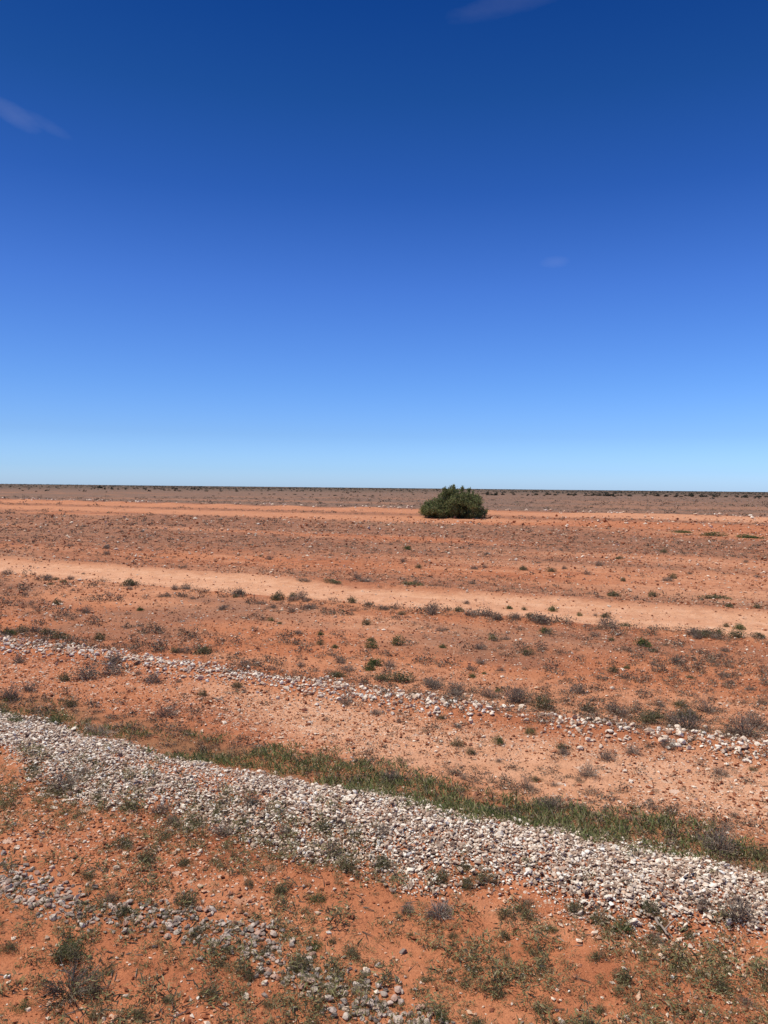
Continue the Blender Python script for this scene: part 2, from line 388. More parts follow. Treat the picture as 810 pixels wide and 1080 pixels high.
# second layer, heaped
# pebbles on the soil
def dens_peb(x, y):
    p, u = pu(x, y); road, pale, stony, herb, green = zones(x, y)
    return np.clip(.10 + .95 * stony * (p < 13) + .25 * stony, 0, 1) * (1 - .6 * band(p, 5.3, 6.9, .1))
bx, by = scatter(165000, 562, 1270, dens_peb, -330, 1330)
rr = np.hypot(bx, by)
bs = np.clip(R.lognormal(math.log(.011), .5, len(bx)), .005, .036) * (1 + rr / 11)
cx_, cy_ = scatter(135000, 545, 800, lambda x, y: (pu(x, y)[0] > 7.6) * (1 - .85 * band(pu(x, y)[0], 17.5, 21.2, .3)) * np.clip(.35 + .5 * fbm(x / 1.1, y / 1.1, 151, 3) * (fbm(x / 5, y / 5, 153, 3) > .45), 0, 1), -280, 1250)
cr_ = np.hypot(cx_, cy_)
bx, by = np.concatenate([bx, cx_]), np.concatenate([by, cy_])
bs = np.concatenate([bs, np.clip(R.lognormal(math.log(.018), .4, len(cx_)), .008, .05) * (cr_ / 11) ** 1.15])
stones('pebbles', 'small pale and rusty pebbles strewn over the red soil', 'pebbles', PEB, bx, by, bs, M_PEB, .65, .2)
def dens_ball(x, y, p, u):
    q = p - 4.0 - .10 * np.sin(u * 1.7) - .35 * (fbm(u / .8, p / .8, 141, 2) - .5)
    return np.exp(-(q / .16) ** 2) * sm(.36, .58, fbm(u / .9, p / .5, 95, 2)) * (.15 + .85 * sm(1.4, .2, u))
hx, hy = scatter_pu(22000, 3.3, 4.8, -10, 3, dens_ball)
stones('ballast', 'scattered small grey ballast stones on the nearest red soil at left', 'ballast', GRAV, hx, hy, np.clip(R.lognormal(math.log(.030), .35, len(hx)), .014, .06), M_GREYMIX, .6, .1)
# rubble in the ridge and the far windrow
def dens_ridge(x, y, p, u):
    g, gaps = ridge_amount(p, u); return g ** 1.6 * (.12 + .88 * gaps)
rx, ry = scatter_pu(30000, 8.5, 11.0, -24, 10, dens_ridge)
rsz = np.clip(R.lognormal(math.log(.036), .45, len(rx)), .016, .09)
stones('rubble', 'pale limestone rubble heaped along the low ridge', 'rubble', GRAV, rx, ry, rsz, M_RUBBLE, .75, .1)
wx, wy = scatter_pu(2600, 93, 100, -320, 90, lambda x, y, p, u: np.exp(-((p - 96 - 2 * (fbm(u / 20, u * 0, 43, 2) - .5)) / 1.3) ** 2) * (.15 + .85 * sm(.4, .6, fbm(u / 9, p * 0, 91, 2))))
stones('distant_rubble', 'far row of pale rocks along the edge of the plain', 'rubble', PEB, wx, wy, R.uniform(.18, .55, len(wx)), M_RUBBLE, .7, .1)

# ------------------------------------------------------------------ plants as prototypes (unit width, base at z = 0)
def dome_points(n, h, g, hollow=.35, lump=.5):
    """points in a lumpy dome, denser near the outside"""
    a = g.uniform(0, 2 * np.pi, n); t = g.random(n) ** .75
    el = np.arcsin(t)
    rr = (hollow + (1 - hollow) * g.random(n) ** .6)
    lobe = 1 + lump * (vnoise(np.cos(a) * 1.7 + 7, np.sin(a) * 1.7 + el * 1.4, int(g.integers(1e6))) - .55)
    rr = rr * lobe * .5
    return np.stack([rr * np.cos(el) * np.cos(a), rr * np.cos(el) * np.sin(a), 2 * h * rr * np.sin(el)], 1)
def twigs(n, h, g, r0=.012, spread_=.5, forks=2):
    parts = []
    for _ in range(n):
        a = g.uniform(0, 2 * np.pi); el = np.arccos(g.uniform(.05, 1)) ; ln = .5 * g.uniform(.6, 1.05)
        tip = np.array([np.sin(el) * np.cos(a) * ln * spread_ * 2, np.sin(el) * np.sin(a) * ln * spread_ * 2, np.cos(el) * ln * 2 * h + .03])
        base = np.array([.05 * np.cos(a), .05 * np.sin(a), -.02]) * g.random()
        mid = base + (tip - base) * .5 + g.normal(0, .03, 3); 
        parts.append(tube([base, mid, tip], [r0, r0 * .75, r0 * .3]))
        for _ in range(forks):
            s = base + (tip - base) * g.uniform(.35, .8); e = s + (tip - base) * g.uniform(.25, .5) + g.normal(0, .07, 3); e[2] = max(e[2], .01)
            parts.append(tube([s, (s + e) / 2 + g.normal(0, .012, 3), e], [r0 * .6, r0 * .45, r0 * .2]))
    return join(parts)
PROTO = {}
def proto(kind, v, h, nleaf, lsize, ntwig, r0, lmat, tmat, aspect=.45, forks=2, lump=.6, hollow=.3):
    g = np.random.default_rng(abs(hash_str(kind)) + v)
    P = dome_points(nleaf, h, g, hollow, lump)
    V, F = leaves(P, g.uniform(.6, 1.3, nleaf) * lsize, aspect)
    V[:, 2] = np.maximum(V[:, 2], .004)
    crown = mesh_np(kind + '_crown', V, F, lmat)
    V, F = twigs(ntwig, h, g, r0, .48, forks)
    stem = mesh_np(kind + '_stem', V, F, tmat)
    PROTO.setdefault(kind, []).append((crown, stem, h))
def hash_str(s): return sum((i + 1) * ord(c) for i, c in enumerate(s)) * 7919 % 100000
for v in range(4):
    proto('grey_near', v, .40 + .05 * v, 620, .050, 60, .0065, M_GREYLEAF, M_TWIG, .28, lump=.9)
    proto('olive_near', v, .40 + .06 * v, 1300, .056, 26, .006, M_OLIVE, M_TWIG, .34, lump=1.2)
    proto('green_near', v, .40 + .06 * v, 1300, .056, 18, .006, M_GREEN, M_TWIG, .34, lump=1.0)
    proto('grey_mid', v, .38 + .05 * v, 380, .078, 34, .009, M_GREYLEAF, M_TWIG, .38, lump=.9)
    proto('olive_mid', v, .38 + .05 * v, 620, .085, 14, .010, M_OLIVE, M_TWIG, .42, lump=.9)
    proto('green_mid', v, .42 + .05 * v, 620, .09, 12, .010, M_GREEN, M_TWIG, .45, lump=.8)
for v in range(2):
    proto('dead_near', v, .34, 160, .035, 120, .0075, M_GREYLEAF, M_DEAD, .3, forks=3)
    proto('bare_near', v, .24, 260, .040, 60, .0065, M_COVER, M_DARKTWIG, .3, forks=5)

PLANTS = []   # (object, x, y, colour, near, width)
def plant(px, py, wpx, colour, squash=1.0, near=None, broad=1.0):
    x, y = ground_at(px, py); x, y = float(x), float(y)
    d = math.hypot(x, y); w = wpx / FOC * d
    return plant_xy(x, y, w, colour, squash, broad)
def plant_xy(x, y, w, colour, squash=1.0, broad=1.0):
    d = math.hypot(x, y); near = d < 11.5
    key = colour + ('_near' if near or colour in ('dead', 'bare') else '_mid')
    crown, stem, h = PROTO[key][int(R.integers(len(PROTO[key])))]
    nm = {'grey': 'dry_shrub', 'olive': 'saltbush', 'green': 'green_herb', 'dead': 'dead_shrub', 'bare': 'dead_shrub'}[colour]
    z = float(height(np.array([x]), np.array([y]))[0])
    o = link(nm, None); o.empty_display_size = .1
    o.location = (x, y, z - .01)
    o.rotation_euler = (0, 0, R.uniform(0, 6.28) if broad == 1 else R.normal(0, .2) - (math.pi/2 - TA))
    s = w * R.uniform(.95, 1.08); o.scale = (s * broad, s * (1 if broad > 1 else R.uniform(.8, 1.1)), s * squash * R.uniform(.9, 1.15))
    link('crown', crown, o); link('stem', stem, o)
    PLANTS.append((o, x, y, colour, d, w * broad)); return o

# plants read off the photograph: foot x, foot y, width in pixels
G, O, Y, D = 'green', 'olive', 'grey', 'dead'
for px, py, w, c in [
    (492,634,10,Y),(537,638,9,G),(553,639,8,O),(583,641,12,G),(611,646,7,G),(628,647,6,Y),(638,648,12,O),(558,652,11,O),(575,668,14,G),(678,681,18,G),
    (660,660,14,O),(419,682,17,G),(467,684,9,G),(506,685,18,Y),(555,690,17,O),(496,705,15,Y),(498,714,11,G),(511,710,7,G),(645,675,9,G),(647,709,15,O),(661,704,9,G),
    (715,701,18,Y),(735,673,16,Y),(780,659,13,G),(766,657,8,O),(798,643,12,O),(769,642,10,O),(610,731,24,Y),(525,729,12,G),
    (545,742,40,Y),(572,746,34,O),(559,775,16,G),(526,783,20,G),(466,759,14,O),(421,761,12,Y),(483,769,13,Y),(640,801,24,Y),(667,795,24,Y),
    (725,768,44,Y),(785,776,40,Y),(745,750,24,Y),(705,790,24,Y),(620,818,26,Y),(760,814,20,Y),(683,762,28,O),(650,752,26,Y),
    (148,643,9,G),(176,628,9,Y),(235,644,16,Y),(275,637,14,Y),(308,645,13,Y),(327,641,16,Y),(316,668,14,Y),(338,669,10,G),(338,680,11,O),
    (359,700,16,Y),(390,708,16,G),(391,677,11,O),(91,646,16,Y),(60,638,13,O),(387,660,13,O),(92,716,34,Y),(118,712,26,Y),(162,721,24,Y),(68,719,15,O),
    (20,699,16,Y),(10,671,14,G),(250,727,16,O),(175,755,30,Y),(75,745,20,O),(30,731,18,Y),(365,744,22,Y),(120,703,26,Y),(214,733,16,O),(12,738,26,Y),
    (275,587,6,O),(195,598,7,Y),(430,579,10,G),(425,592,9,Y),(442,599,10,O),(500,599,11,Y),(511,598,9,Y),(552,601,11,O),(657,613,8,O),
    (595,600,9,Y),(710,610,12,O),(88,603,5,Y),
    (35,818,22,O),(66,834,40,Y),(14,768,22,G),(60,765,22,G),(235,884,32,Y),(207,873,22,O),(131,893,30,O),(152,908,26,O),(104,845,16,O),(194,913,26,O),(173,886,18,O),
    (266,862,30,Y),(352,903,30,Y),(367,917,32,O),(334,948,26,G),(295,940,22,O),(493,938,20,O),(412,826,34,Y),(488,822,14,Y),
    (556,828,24,Y),(582,852,36,Y),(670,858,10,O),(775,861,14,Y),(685,844,11,Y),(758,897,52,Y),(800,905,30,O),(657,988,30,G),(606,966,28,O),(556,968,30,O),(583,983,14,G),
    (779,984,50,Y),(740,972,30,Y),(93,925,24,O),(197,955,34,O),(130,967,30,O),(157,910,24,O),(117,952,26,Y),(207,986,24,O),(115,1026,18,O),
    (147,1074,24,O),(177,1058,20,O),(220,1050,28,O),(263,1030,22,O),(263,935,20,O),(72,1006,34,G),
    (333,999,24,G),(370,1006,24,O),(315,1020,30,O),(458,998,12,O),(490,1038,20,O),(447,1032,16,O),(383,1028,16,O),(527,1050,22,O),(467,1078,24,G),(503,1082,26,O),
    (280,1001,26,O),(350,993,14,O),(477,985,16,O),(433,984,15,O),(533,988,20,O),(533,966,26,O),(762,1048,26,O),(787,1066,24,Y),(630,1016,22,O),(657,1038,26,O),(607,1034,14,Y),
    (568,1066,22,O),(633,1070,20,O),(710,1026,12,O),(563,1006,14,O),(572,1023,16,O),(10,1004,24,O),(100,1073,24,O),(25,1068,20,G),(283,1060,22,O),(240,1002,18,O)]:
    plant(px, py, w, c)
# broad low shrubs
for px, py, w, c, b in [(104,776,34,Y,2.0),(320,612,13,Y,2.2),(352,614,14,O,2.4),(385,614,13,Y,2.0),(755,631,16,O,2.2),(435,617,16,O,2.2),(720,562,10,G,2.5),(752,565,10,G,2.8),(790,567,12,G,2.5)]:
    plant(px, py, w, c, .6, broad=b)
plant(464, 962, 44, D); plant(73, 1046, 88, 'bare', .8); plant(70, 1012, 44, O); plant(430, 957, 24, D)
# shrub line behind the rubble ridge, along the near edge of the road, and loose ones on the flats
def line_of(n, p0, p1, x0, x1, cols, wa, wb):
    k = 0
    while k < n:
        px = R.uniform(x0, x1)
        # find the point on that line below pixel column px
        ys = np.linspace(530, 1070, 500); gx_, gy_ = ground_at(np.full(500, px), ys); pp, _ = pu(gx_, gy_)
        py = ys[np.argmin(np.abs(pp - R.uniform(p0, p1)))]
        x, y = ground_at(px, py)
        if all((x - q[1]) ** 2 + (y - q[2]) ** 2 > (.45 * q[5]) ** 2 for q in PLANTS):
            plant_xy(float(x), float(y), R.uniform(wa, wb), cols[int(R.integers(len(cols)))], R.uniform(.7, 1.0))
        k += 1
line_of(36, 10.35, 10.95, 0, 805, (Y, Y, O, O), .22, .52)
line_of(44, 16.9, 17.5, 2, 808, (Y, Y, O), .22, .5)
line_of(34, 11.2, 16.6, 5, 805, (Y, Y, O, G), .15, .30)
line_of(34, 5.2, 5.75, 60, 805, (O, Y, O), .12, .26)
line_of(16, 7.2, 9.2, 10, 800, (Y, Y, O), .12, .25)
line_of(30, 22, 40, 5, 805, (Y, Y, O), .25, .5)

# ------------------------------------------------------------------ single rocks
ROCKM = {}
for cname, mat in (('cream', M_CREAM), ('white', M_WHITE), ('grey', M_GREY), ('rusty', M_RUST)):
    ROCKM[cname] = []
    for v in range(6):
        V, F = stone(2, 19, 300 + 10 * v + len(cname)); V = V * np.array([1, 1, .72]) * .5; V[:, 2] += .27
        ROCKM[cname].append(mesh_np(cname + '_rock', V, F, mat))
ROCKS = []
def rock_xy(x, y, w, c):
    o = link('rock', ROCKM[c][int(R.integers(6))])
    o.location = (x, y, float(height(np.array([x]), np.array([y]))[0]) - .12 * w)
    o.rotation_euler = (R.normal(0, .2), R.normal(0, .2), R.uniform(0, 6.28))
    o.scale = (w * R.uniform(.95, 1.2), w * R.uniform(.75, 1.0), w * R.uniform(.7, 1.1)); ROCKS.append((o, x, y, c, w))
def rock(px, py, wpx, c):
    x, y = ground_at(px, py); x, y = float(x), float(y); rock_xy(x, y, wpx / FOC * math.hypot(x, y), c)
for px, py, w, c in [(551,1029,9,'white'),(668,1008,8,'white'),(702,1015,11,'cream'),(735,1027,7,'cream'),(709,1034,6,'white'),(664,1045,5,'cream'),(610,998,10,'cream'),(635,1054,6,'cream'),(660,1078,9,'cream'),
    (495,1022,7,'white'),(351,1021,5,'white'),(364,1061,11,'cream'),(310,1064,9,'grey'),(123,917,10,'cream'),(86,980,10,'white'),(43,931,10,'cream'),(8,1033,11,'white'),(132,1051,8,'cream'),(159,1041,9,'rusty'),(209,1054,7,'white'),
    (65,1018,4,'white'),(27,1045,7,'white'),(32,960,8,'grey'),(130,867,7,'cream'),(26,912,8,'grey'),(4,900,9,'grey'),(228,904,6,'cream'),(261,909,5,'cream'),(645,727,6,'cream'),(620,731,5,'white'),(510,697,3,'white'),
    (665,822,9,'cream'),(596,826,4,'white'),(692,965,5,'white'),(736,992,6,'white'),(783,1024,7,'cream'),(748,1032,7,'cream'),(540,1060,5,'cream'),(420,1050,6,'cream'),(30,1070,8,'cream'),(60,1000,5,'cream'),(186,1072,7,'rusty'),
    (110,1078,9,'cream'),(246,1046,6,'white'),(600,1048,4,'white'),(700,1060,6,'rusty'),(770,1075,7,'cream'),(745,1000,6,'cream'),(15,870,6,'cream'),(46,878,6,'white'),(90,888,6,'cream'),(70,860,5,'white'),(200,845,5,'cream')]:
    rock(px, py, w, c)
n = 0
while n < 92:                                           # the grey ballast stones lying lower left
    u = R.uniform(-6.2, 1.1); p = 4.0 + R.normal(0, .17) + .10 * math.sin(u * 1.7); x, y = xy(p, u); px, py = to_pixel(x, y, 0)
    if px < 3 or px > 440 or py > 1078 or py < 905: continue
    if R.random() > .25 + .75 * sm(.35, .6, fbm(np.array([u * 1.2]), np.array([p]), 95, 2))[0]: continue
    w = R.uniform(.030, .072)
    if any((x - q[1]) ** 2 + (y - q[2]) ** 2 < (.42 * (w + q[4])) ** 2 for q in ROCKS): continue
    rock_xy(x, y, w, ['grey', 'grey', 'grey', 'rusty', 'cream'][int(R.integers(5))]); n += 1
n = 0
while n < 110:                                          # bigger rocks of the ridge
    u = R.uniform(-9.5, 5.6); p = 9.75 + R.normal(0, .32); x, y = xy(p, u); px, py = to_pixel(x, y, 0)
    if px < 2 or px > 806: continue
    if R.random() > dens_ridge(np.array([x]), np.array([y]), np.array([p]), np.array([u]))[0] * 1.4 + .03: continue
    w = R.uniform(.05, .10)
    if any((x - q[1]) ** 2 + (y - q[2]) ** 2 < (.45 * (w + q[4])) ** 2 for q in ROCKS): continue
    rock_xy(x, y, w, ['cream', 'white', 'cream', 'rusty'][int(R.integers(4))]); n += 1

# ------------------------------------------------------------------ labels for the repeats
ORD = ('first second third fourth fifth sixth seventh eighth ninth tenth eleventh twelfth thirteenth fourteenth fifteenth sixteenth seventeenth eighteenth nineteenth twentieth').split()
def zone_name(x, y):
    p, u = pu(x, y)
    for lim, nm in ((4.55, 'on the nearest red soil'), (5.4, 'just below the gravel bank'), (6.75, 'on the gravel bank'), (7.9, 'in the green strip'), (9.3, 'on stony ground below the ridge'),
                    (10.2, 'on the rubble ridge'), (11.2, 'just behind the rubble ridge'), (14.2, 'midway from ridge to road'), (16.7, 'well before the dirt road'), (18.2, 'on the road\'s near edge'),
                    (21.5, 'on the dirt road'), (30, 'just beyond the dirt road'), (1e9, 'on the far plain')):
        if p < lim: return nm
def label_all(items, noun, plural, group):
    sets = {}
    for o, x, y, c, w in items: sets.setdefault((c, zone_name(x, y)), []).append((o, x, y, w))
    split = {}
    for (c, z), L_ in sets.items():
        for q in L_:
            px = to_pixel(q[1], q[2], 0)[0]
            zz = z if len(L_) <= 14 else z + (' at left' if px < 270 else ' at centre' if px < 540 else ' at right')
            split.setdefault((c, zz), []).append(q)
    for (c, z), L_ in split.items():
        L_.sort(key=lambda q: q[3]); k = max(1, math.ceil(len(L_) / 10))
        names = {1: [''], 2: ['smaller ', 'larger '], 3: ['small ', 'middling ', 'large ']}.get(k, ['tiny ', 'small ', 'middling ', 'large ', 'largest ', 'huge '][:k])
        for b, chunk in enumerate(np.array_split(np.arange(len(L_)), k)):
            ch = sorted((L_[i] for i in chunk), key=lambda q: to_pixel(q[1], q[2], 0)[0])
            for i, (o, x, y, w) in enumerate(ch):
                s = names[b]
                if len(ch) == 1: lab = f'the only {s}{noun[c]} {z}'
                elif i == len(ch) - 1: lab = f'rightmost of the {s}{plural[c]} {z}'
                elif i == 0: lab = f'leftmost of the {s}{plural[c]} {z}'
                else: lab = f'{ORD[i]} from left of the {s}{plural[c]} {z}'
                tag(o, lab, None, group[c])
nn = {'grey': 'grey shrub', 'olive': 'olive saltbush', 'green': 'green herb', 'dead': 'bleached dead shrub', 'bare': 'dark spreading dead shrub'}
npl = {'grey': 'grey shrubs', 'olive': 'olive saltbushes', 'green': 'green herbs', 'dead': 'bleached dead shrubs', 'bare': 'dark spreading dead shrubs'}
label_all([(q[0], q[1], q[2], q[3], q[5]) for q in PLANTS], nn, npl, {'grey': 'dry grey shrubs on the plain', 'olive': 'olive saltbushes on the plain', 'green': 'green herbs on the plain', 'dead': 'dead shrubs in the foreground', 'bare': 'dead shrubs in the foreground'})
for q in PLANTS: q[0]['category'] = {'grey': 'shrub', 'olive': 'saltbush', 'green': 'herb', 'dead': 'dead shrub', 'bare': 'dead shrub'}[q[3]]
rn_ = {c: c + ' rock' for c in ROCKM}; rp_ = {c: c + ' rocks' for c in ROCKM}
label_all([(q[0], q[1], q[2], q[3], q[4]) for q in ROCKS], rn_, rp_, {c: 'loose rocks on the red ground' for c in ROCKM})
for q in ROCKS: q[0]['category'] = 'rock'

# ------------------------------------------------------------------ uncountable growth
def clumps(name, label, cat, x, y, w, h, nl, lsize, mat, aspect=.4):
    """many small leafy clumps merged: w = width per clump, nl leaves in each"""
    n = len(x); P = np.concatenate([dome_points(nl, .5, R, .2, .8)[None] for _ in range(24)])
    pick = R.integers(0, 24, n)
    a = R.uniform(0, 6.28, n); c, s = np.cos(a)[:, None], np.sin(a)[:, None]
    Q = P[pick]; X = (Q[..., 0] * c - Q[..., 1] * s) * w[:, None] + x[:, None]; Yy = (Q[..., 0] * s + Q[..., 1] * c) * w[:, None] + y[:, None]
    Z = Q[..., 2] * 2 * h[:, None] * .5 * 2 + height(x, y)[:, None] - .005
    pos = np.stack([X, Yy, Z], -1).reshape(-1, 3)
    sz = np.repeat(w * lsize, nl) * R.uniform(.6, 1.4, n * nl)
    V, F = leaves(pos, sz, aspect)
    return tag(link(name, mesh_np(name, V, F, mat)), label, cat, kind='stuff')
# grass strip
def dens_grass(x, y, p, u):
    w = .7 * (fbm(u / 1.4, p / 1.4, 101, 3) - .5) + .4 * (fbm(u / 5, p * 0, 103, 2) - .5)
    return band(p + w, 6.38, 7.25, .22) * sm(.36, .58, fbm(u / .6, p / .35, 105, 4) + .05 * sm(-6, -3, u) - .07 * sm(1.2, 3.0, u)) * (.2 + .8 * sm(-7.0, -4.5, u))
qx, qy = scatter_pu(16000, 6.2, 8.2, -20, 8, dens_grass)
nb = 16; n = len(qx) * nb; tuft = R.uniform(.4, 1.25, len(qx))
X = np.repeat(qx, nb) + R.normal(0, .04, n); Yy = np.repeat(qy, nb) + R.normal(0, .04, n)
pos = np.stack([X, Yy, height(X, Yy) + R.uniform(0, .03, n)], 1); ln = R.uniform(.018, .068, n) * np.repeat(tuft, nb)
BL = (np.array([(-.5, 0, 0), (.5, 0, 0), (.35, .25, .55), (0, .7, 1.0)], float), np.array([(0, 1, 2, 3)]))
V, F = spread([BL], pos, np.stack([np.full(n, .009), ln, ln], 1), .5)
tag(link('grass', mesh_np('grass', V, F, M_GRASS)), 'strip of short green grass along the gravel bank', 'grass', kind='stuff')
# foreground herbs
def dens_fg(x, y):
    p, u = pu(x, y); g = fbm(u / .55, p / .55, 111, 3); g2 = fbm(u / 2.2, p / 1.5, 113, 3)
    return .55 * sm(.38, .62, g) * sm(.22, .55, g2) * (p < 5.7) + .22 * (p < 5.3) + .05 * (p > 5.3) * (p < 6.9) + .75 * band(p, 5.0, 5.85, .2) * sm(.34, .5, g2)
fx, fy = scatter(31000, 800, 1290, dens_fg, -330, 1330)
w = np.clip(R.lognormal(math.log(.075), .6, len(fx)), .02, .24)
clumps('ground_cover', 'small olive herbs and seedlings scattered over the near red soil', 'ground cover', fx, fy, w, w * R.uniform(.35, .8, len(w)), 64, .19, M_COVER, .17)
# dead twig litter lying on the soil
tx, ty = scatter(5200, 690, 1290, lambda x, y: .15 + .85 * sm(.45, .62, fbm(x / .8, y / .8, 171, 3)), -330, 1330)
n = len(tx); ln = R.uniform(.03, .13, n); TW = (np.array([(-.5, 0, 0), (0, 0, .9), (.5, 0, 0), (-.35, .5, .1), (.1, .52, .9), (.6, .5, 0), (.1, 1, .25)], float), np.array([(0, 1, 4, 3), (1, 2, 5, 4), (3, 4, 6, 3), (4, 5, 6, 4)]))
TW = (TW[0], np.array([(0, 1, 4), (0, 4, 3), (1, 2, 5), (1, 5, 4), (3, 4, 6), (4, 5, 6)]))
V, F = spread([TW], np.stack([tx, ty, height(tx, ty) + .004], 1), np.stack([np.full(n, .007), ln, np.full(n, .006)], 1), .12)
tag(link('twig_litter', mesh_np('twig_litter', V, F, M_DARKTWIG)), 'dead dark twigs littering the near red soil', 'litter', kind='stuff')
# mid-ground dry herbs up to the road
def dens_mid(x, y):
    p, u = pu(x, y); road, pale, stony, herb, green = zones(x, y)
    lines = .8 * band(p + .5 * (fbm(u / 2, p * 0, 121, 2) - .5), 10.1, 11.0, .3) + 1.3 * band(p + .5 * (fbm(u / 3, p * 0, 123, 2) - .5), 16.8, 17.5, .2) + .6 * band(p, 6.7, 7.7, .3)
    g = sm(.42, .68, fbm(u / 1.8, p / 1.0, 125, 4))
    return np.clip(.05 + lines * sm(.2, .42, fbm(u / .8, p / .8, 127, 2)) + .55 * g * (p > 9.6) * (p < 17.5) + .2 * g * (p > 7.8) * (p < 9.6), 0, 1) * (p > 6.6) * (1 - .97 * road) * (p < 22)
mx_, my_ = scatter(40000, 585, 990, dens_mid, -280, 1330)
rr = np.hypot(mx_, my_); w = np.clip(R.lognormal(math.log(.15), .5, len(rr)), .05, .42) * np.clip(rr / 14, .6, 1.5)
clumps('dry_undergrowth', 'low dry brown herbs on the red flat before the dirt road', 'undergrowth', mx_, my_, w, w * R.uniform(.28, .5, len(w)), 90, .105, M_BROWNCOVER, .35)
# plain beyond the road
def dens_far(x, y):
    p, u = pu(x, y); road, pale, stony, herb, green = zones(x, y)
    return np.clip(.10 + .6 * herb - .5 * pale, .02, 1) * (p > 21) * (1 - road)
px_, py_ = scatter(60000, 524, 640, dens_far)
rr = np.hypot(px_, py_); w = np.clip(R.lognormal(math.log(.19), .5, len(rr)), .07, .6) * np.clip(rr / 45, .7, 4)
clumps('plain_undergrowth', 'sparse brown herbs covering the plain beyond the dirt road', 'undergrowth', px_, py_, w, w * R.uniform(.18, .34, len(w)), 20, .15, M_BROWNCOVER, .5)
# green line on the plain at right
ex, ey = scatter_pu(900, 52, 58, 6, 75, lambda x, y, p, u: band(p + 2.5 * (fbm(u / 9, p / 9, 55, 3) - .5), 53.5, 56.5, 1.0) * sm(6, 20, u))
w = R.uniform(.4, .9, len(ex)); clumps('green_undergrowth', 'thin line of green herbs crossing the plain at right', 'undergrowth', ex, ey, w, w * .3, 14, .28, M_OLIVE, .6)
# scrub to the horizon
rr = 10 ** R.uniform(math.log10(330), math.log10(9000), 17000); aa = np.radians(R.uniform(-44, 44, len(rr)))
sx, sy = rr * np.sin(aa), rr * np.cos(aa)
k = R.random(len(rr)) < np.clip(sm(300, 1300, rr) * (.25 + .9 * sm(.35, .6, fbm(sx / 160, sy / 160, 131, 3))), .02, 1); sx, sy, rr = sx[k], sy[k], rr[k]
w = R.uniform(1.2, 3.0, len(rr)) * np.clip(rr / 1400, .9, 4.0)
clumps('distant_scrub', 'dark scrub spread far off below the horizon', 'scrub', sx, sy, w, R.uniform(.5, 1.05, len(rr)) * np.clip(rr / 2500, .9, 1.5), 16, .30, M_SCRUB, .7)

# ------------------------------------------------------------------ single far shrubs
FARM = []
for v in range(4):
    g = np.random.default_rng(700 + v); P = dome_points(260, .5, g, .2, 1.0); V, F = leaves(P, g.uniform(.6, 1.3, 260) * .15, .6)
    FARM.append(mesh_np('far_shrub', V, F, M_SCRUB))
FAR = []
def far_shrub(px, py, wpx, hpx):
    x, y = ground_at(px, py); x, y = float(x), float(y); d = math.hypot(x, y)
    o = link('far_shrub', FARM[int(R.integers(4))]); o.location = (x, y, float(height(np.array([x]), np.array([y]))[0]) - .05)
    w, h = wpx / FOC * d, hpx / FOC * d; o.scale = (w, w * .8, h); o.rotation_euler = (0, 0, R.uniform(0, 6.28)); FAR.append((o, px, py, wpx))
for px, wpx, hpx, dy in [(509,5,2.5,5.5),(514,6,3,5.2),(523,7,8,6.6),(519,5,3,6.4),(542,5,3,6.0),(556,3,2.5,6.6),(566,6,4,6.0),(577,8,4.5,5.4),(585,5,3.5,6.0),(600,7,4,5.7),(607,5,4,5.6),(618,4,3.5,5.6),(626,5,5,5.6),(632,5,5,6.0),(641,12,5.5,6.2),
        (664,6,5,6.2),(680,4,2.5,5.4),(694,6,5.5,5.8),(702,6,4,6.2),(714,5,3,5.2),(729,7,6,5.4),(741,10,4.5,6.0),(754,4,3,5.6),(766,4,3,6.0),(776,4,2.5,5.2),(800,7,4.5,6.0),(808,5,3,5.6),(786,3,2.5,5.6),(652,4,3,5.5)]:
    far_shrub(px, 514.6 + .0105 * (px - 405) + dy, wpx, hpx)
for px, wpx, hpx, dy in [(106,8,4,3.6),(118,4,2.5,3.9),(133,3,2,3.6),(142,3,2,4.0),(152,2.5,2,3.6),(170,5,2,4.0),(186,6,2.4,3.8),(202,4,2,3.6),(24,3,2,7.0),(38,3,2,7.6),(163,3,2,12.2),(231,2.5,2,8.4),(263,3,2,8.2),(276,3,2,8.0),(284,4,2,8.6),
        (289,4,2,8.0),(302,3,1.8,8.2),(311,6,2.4,8.4),(322,4,2,8.2),(330,3,2,8.0),(338,4,2,8.4),(347,3,1.8,8.6),(353,5,2.4,8.8),(361,3,2,8.2),(370,4,2,8.4),(377,3,1.8,8.2),(384,4,2,8.6),(393,4,2,8.2),(401,3,2,8.0),(413,3,2,7.4),(424,4,2,7.6),(436,3,2,7.0)]:
    far_shrub(px, 514.6 + .0105 * (px - 405) + dy, wpx, hpx)
for _ in range(34): far_shrub(*(lambda px: (px, 514.6 + .0105 * (px - 405) + R.uniform(5.3, 6.8)))(R.uniform(513, 807)), R.uniform(2.5, 6), R.uniform(1.6, 3.6))
sets = {}
for q in FAR:
    z = 'far off, right of the big bush' if q[1] > 470 else ('far off, between skyline and pale rocks' if q[1] > 215 else 'far off near the left skyline')
    sets.setdefault(z, []).append(q)
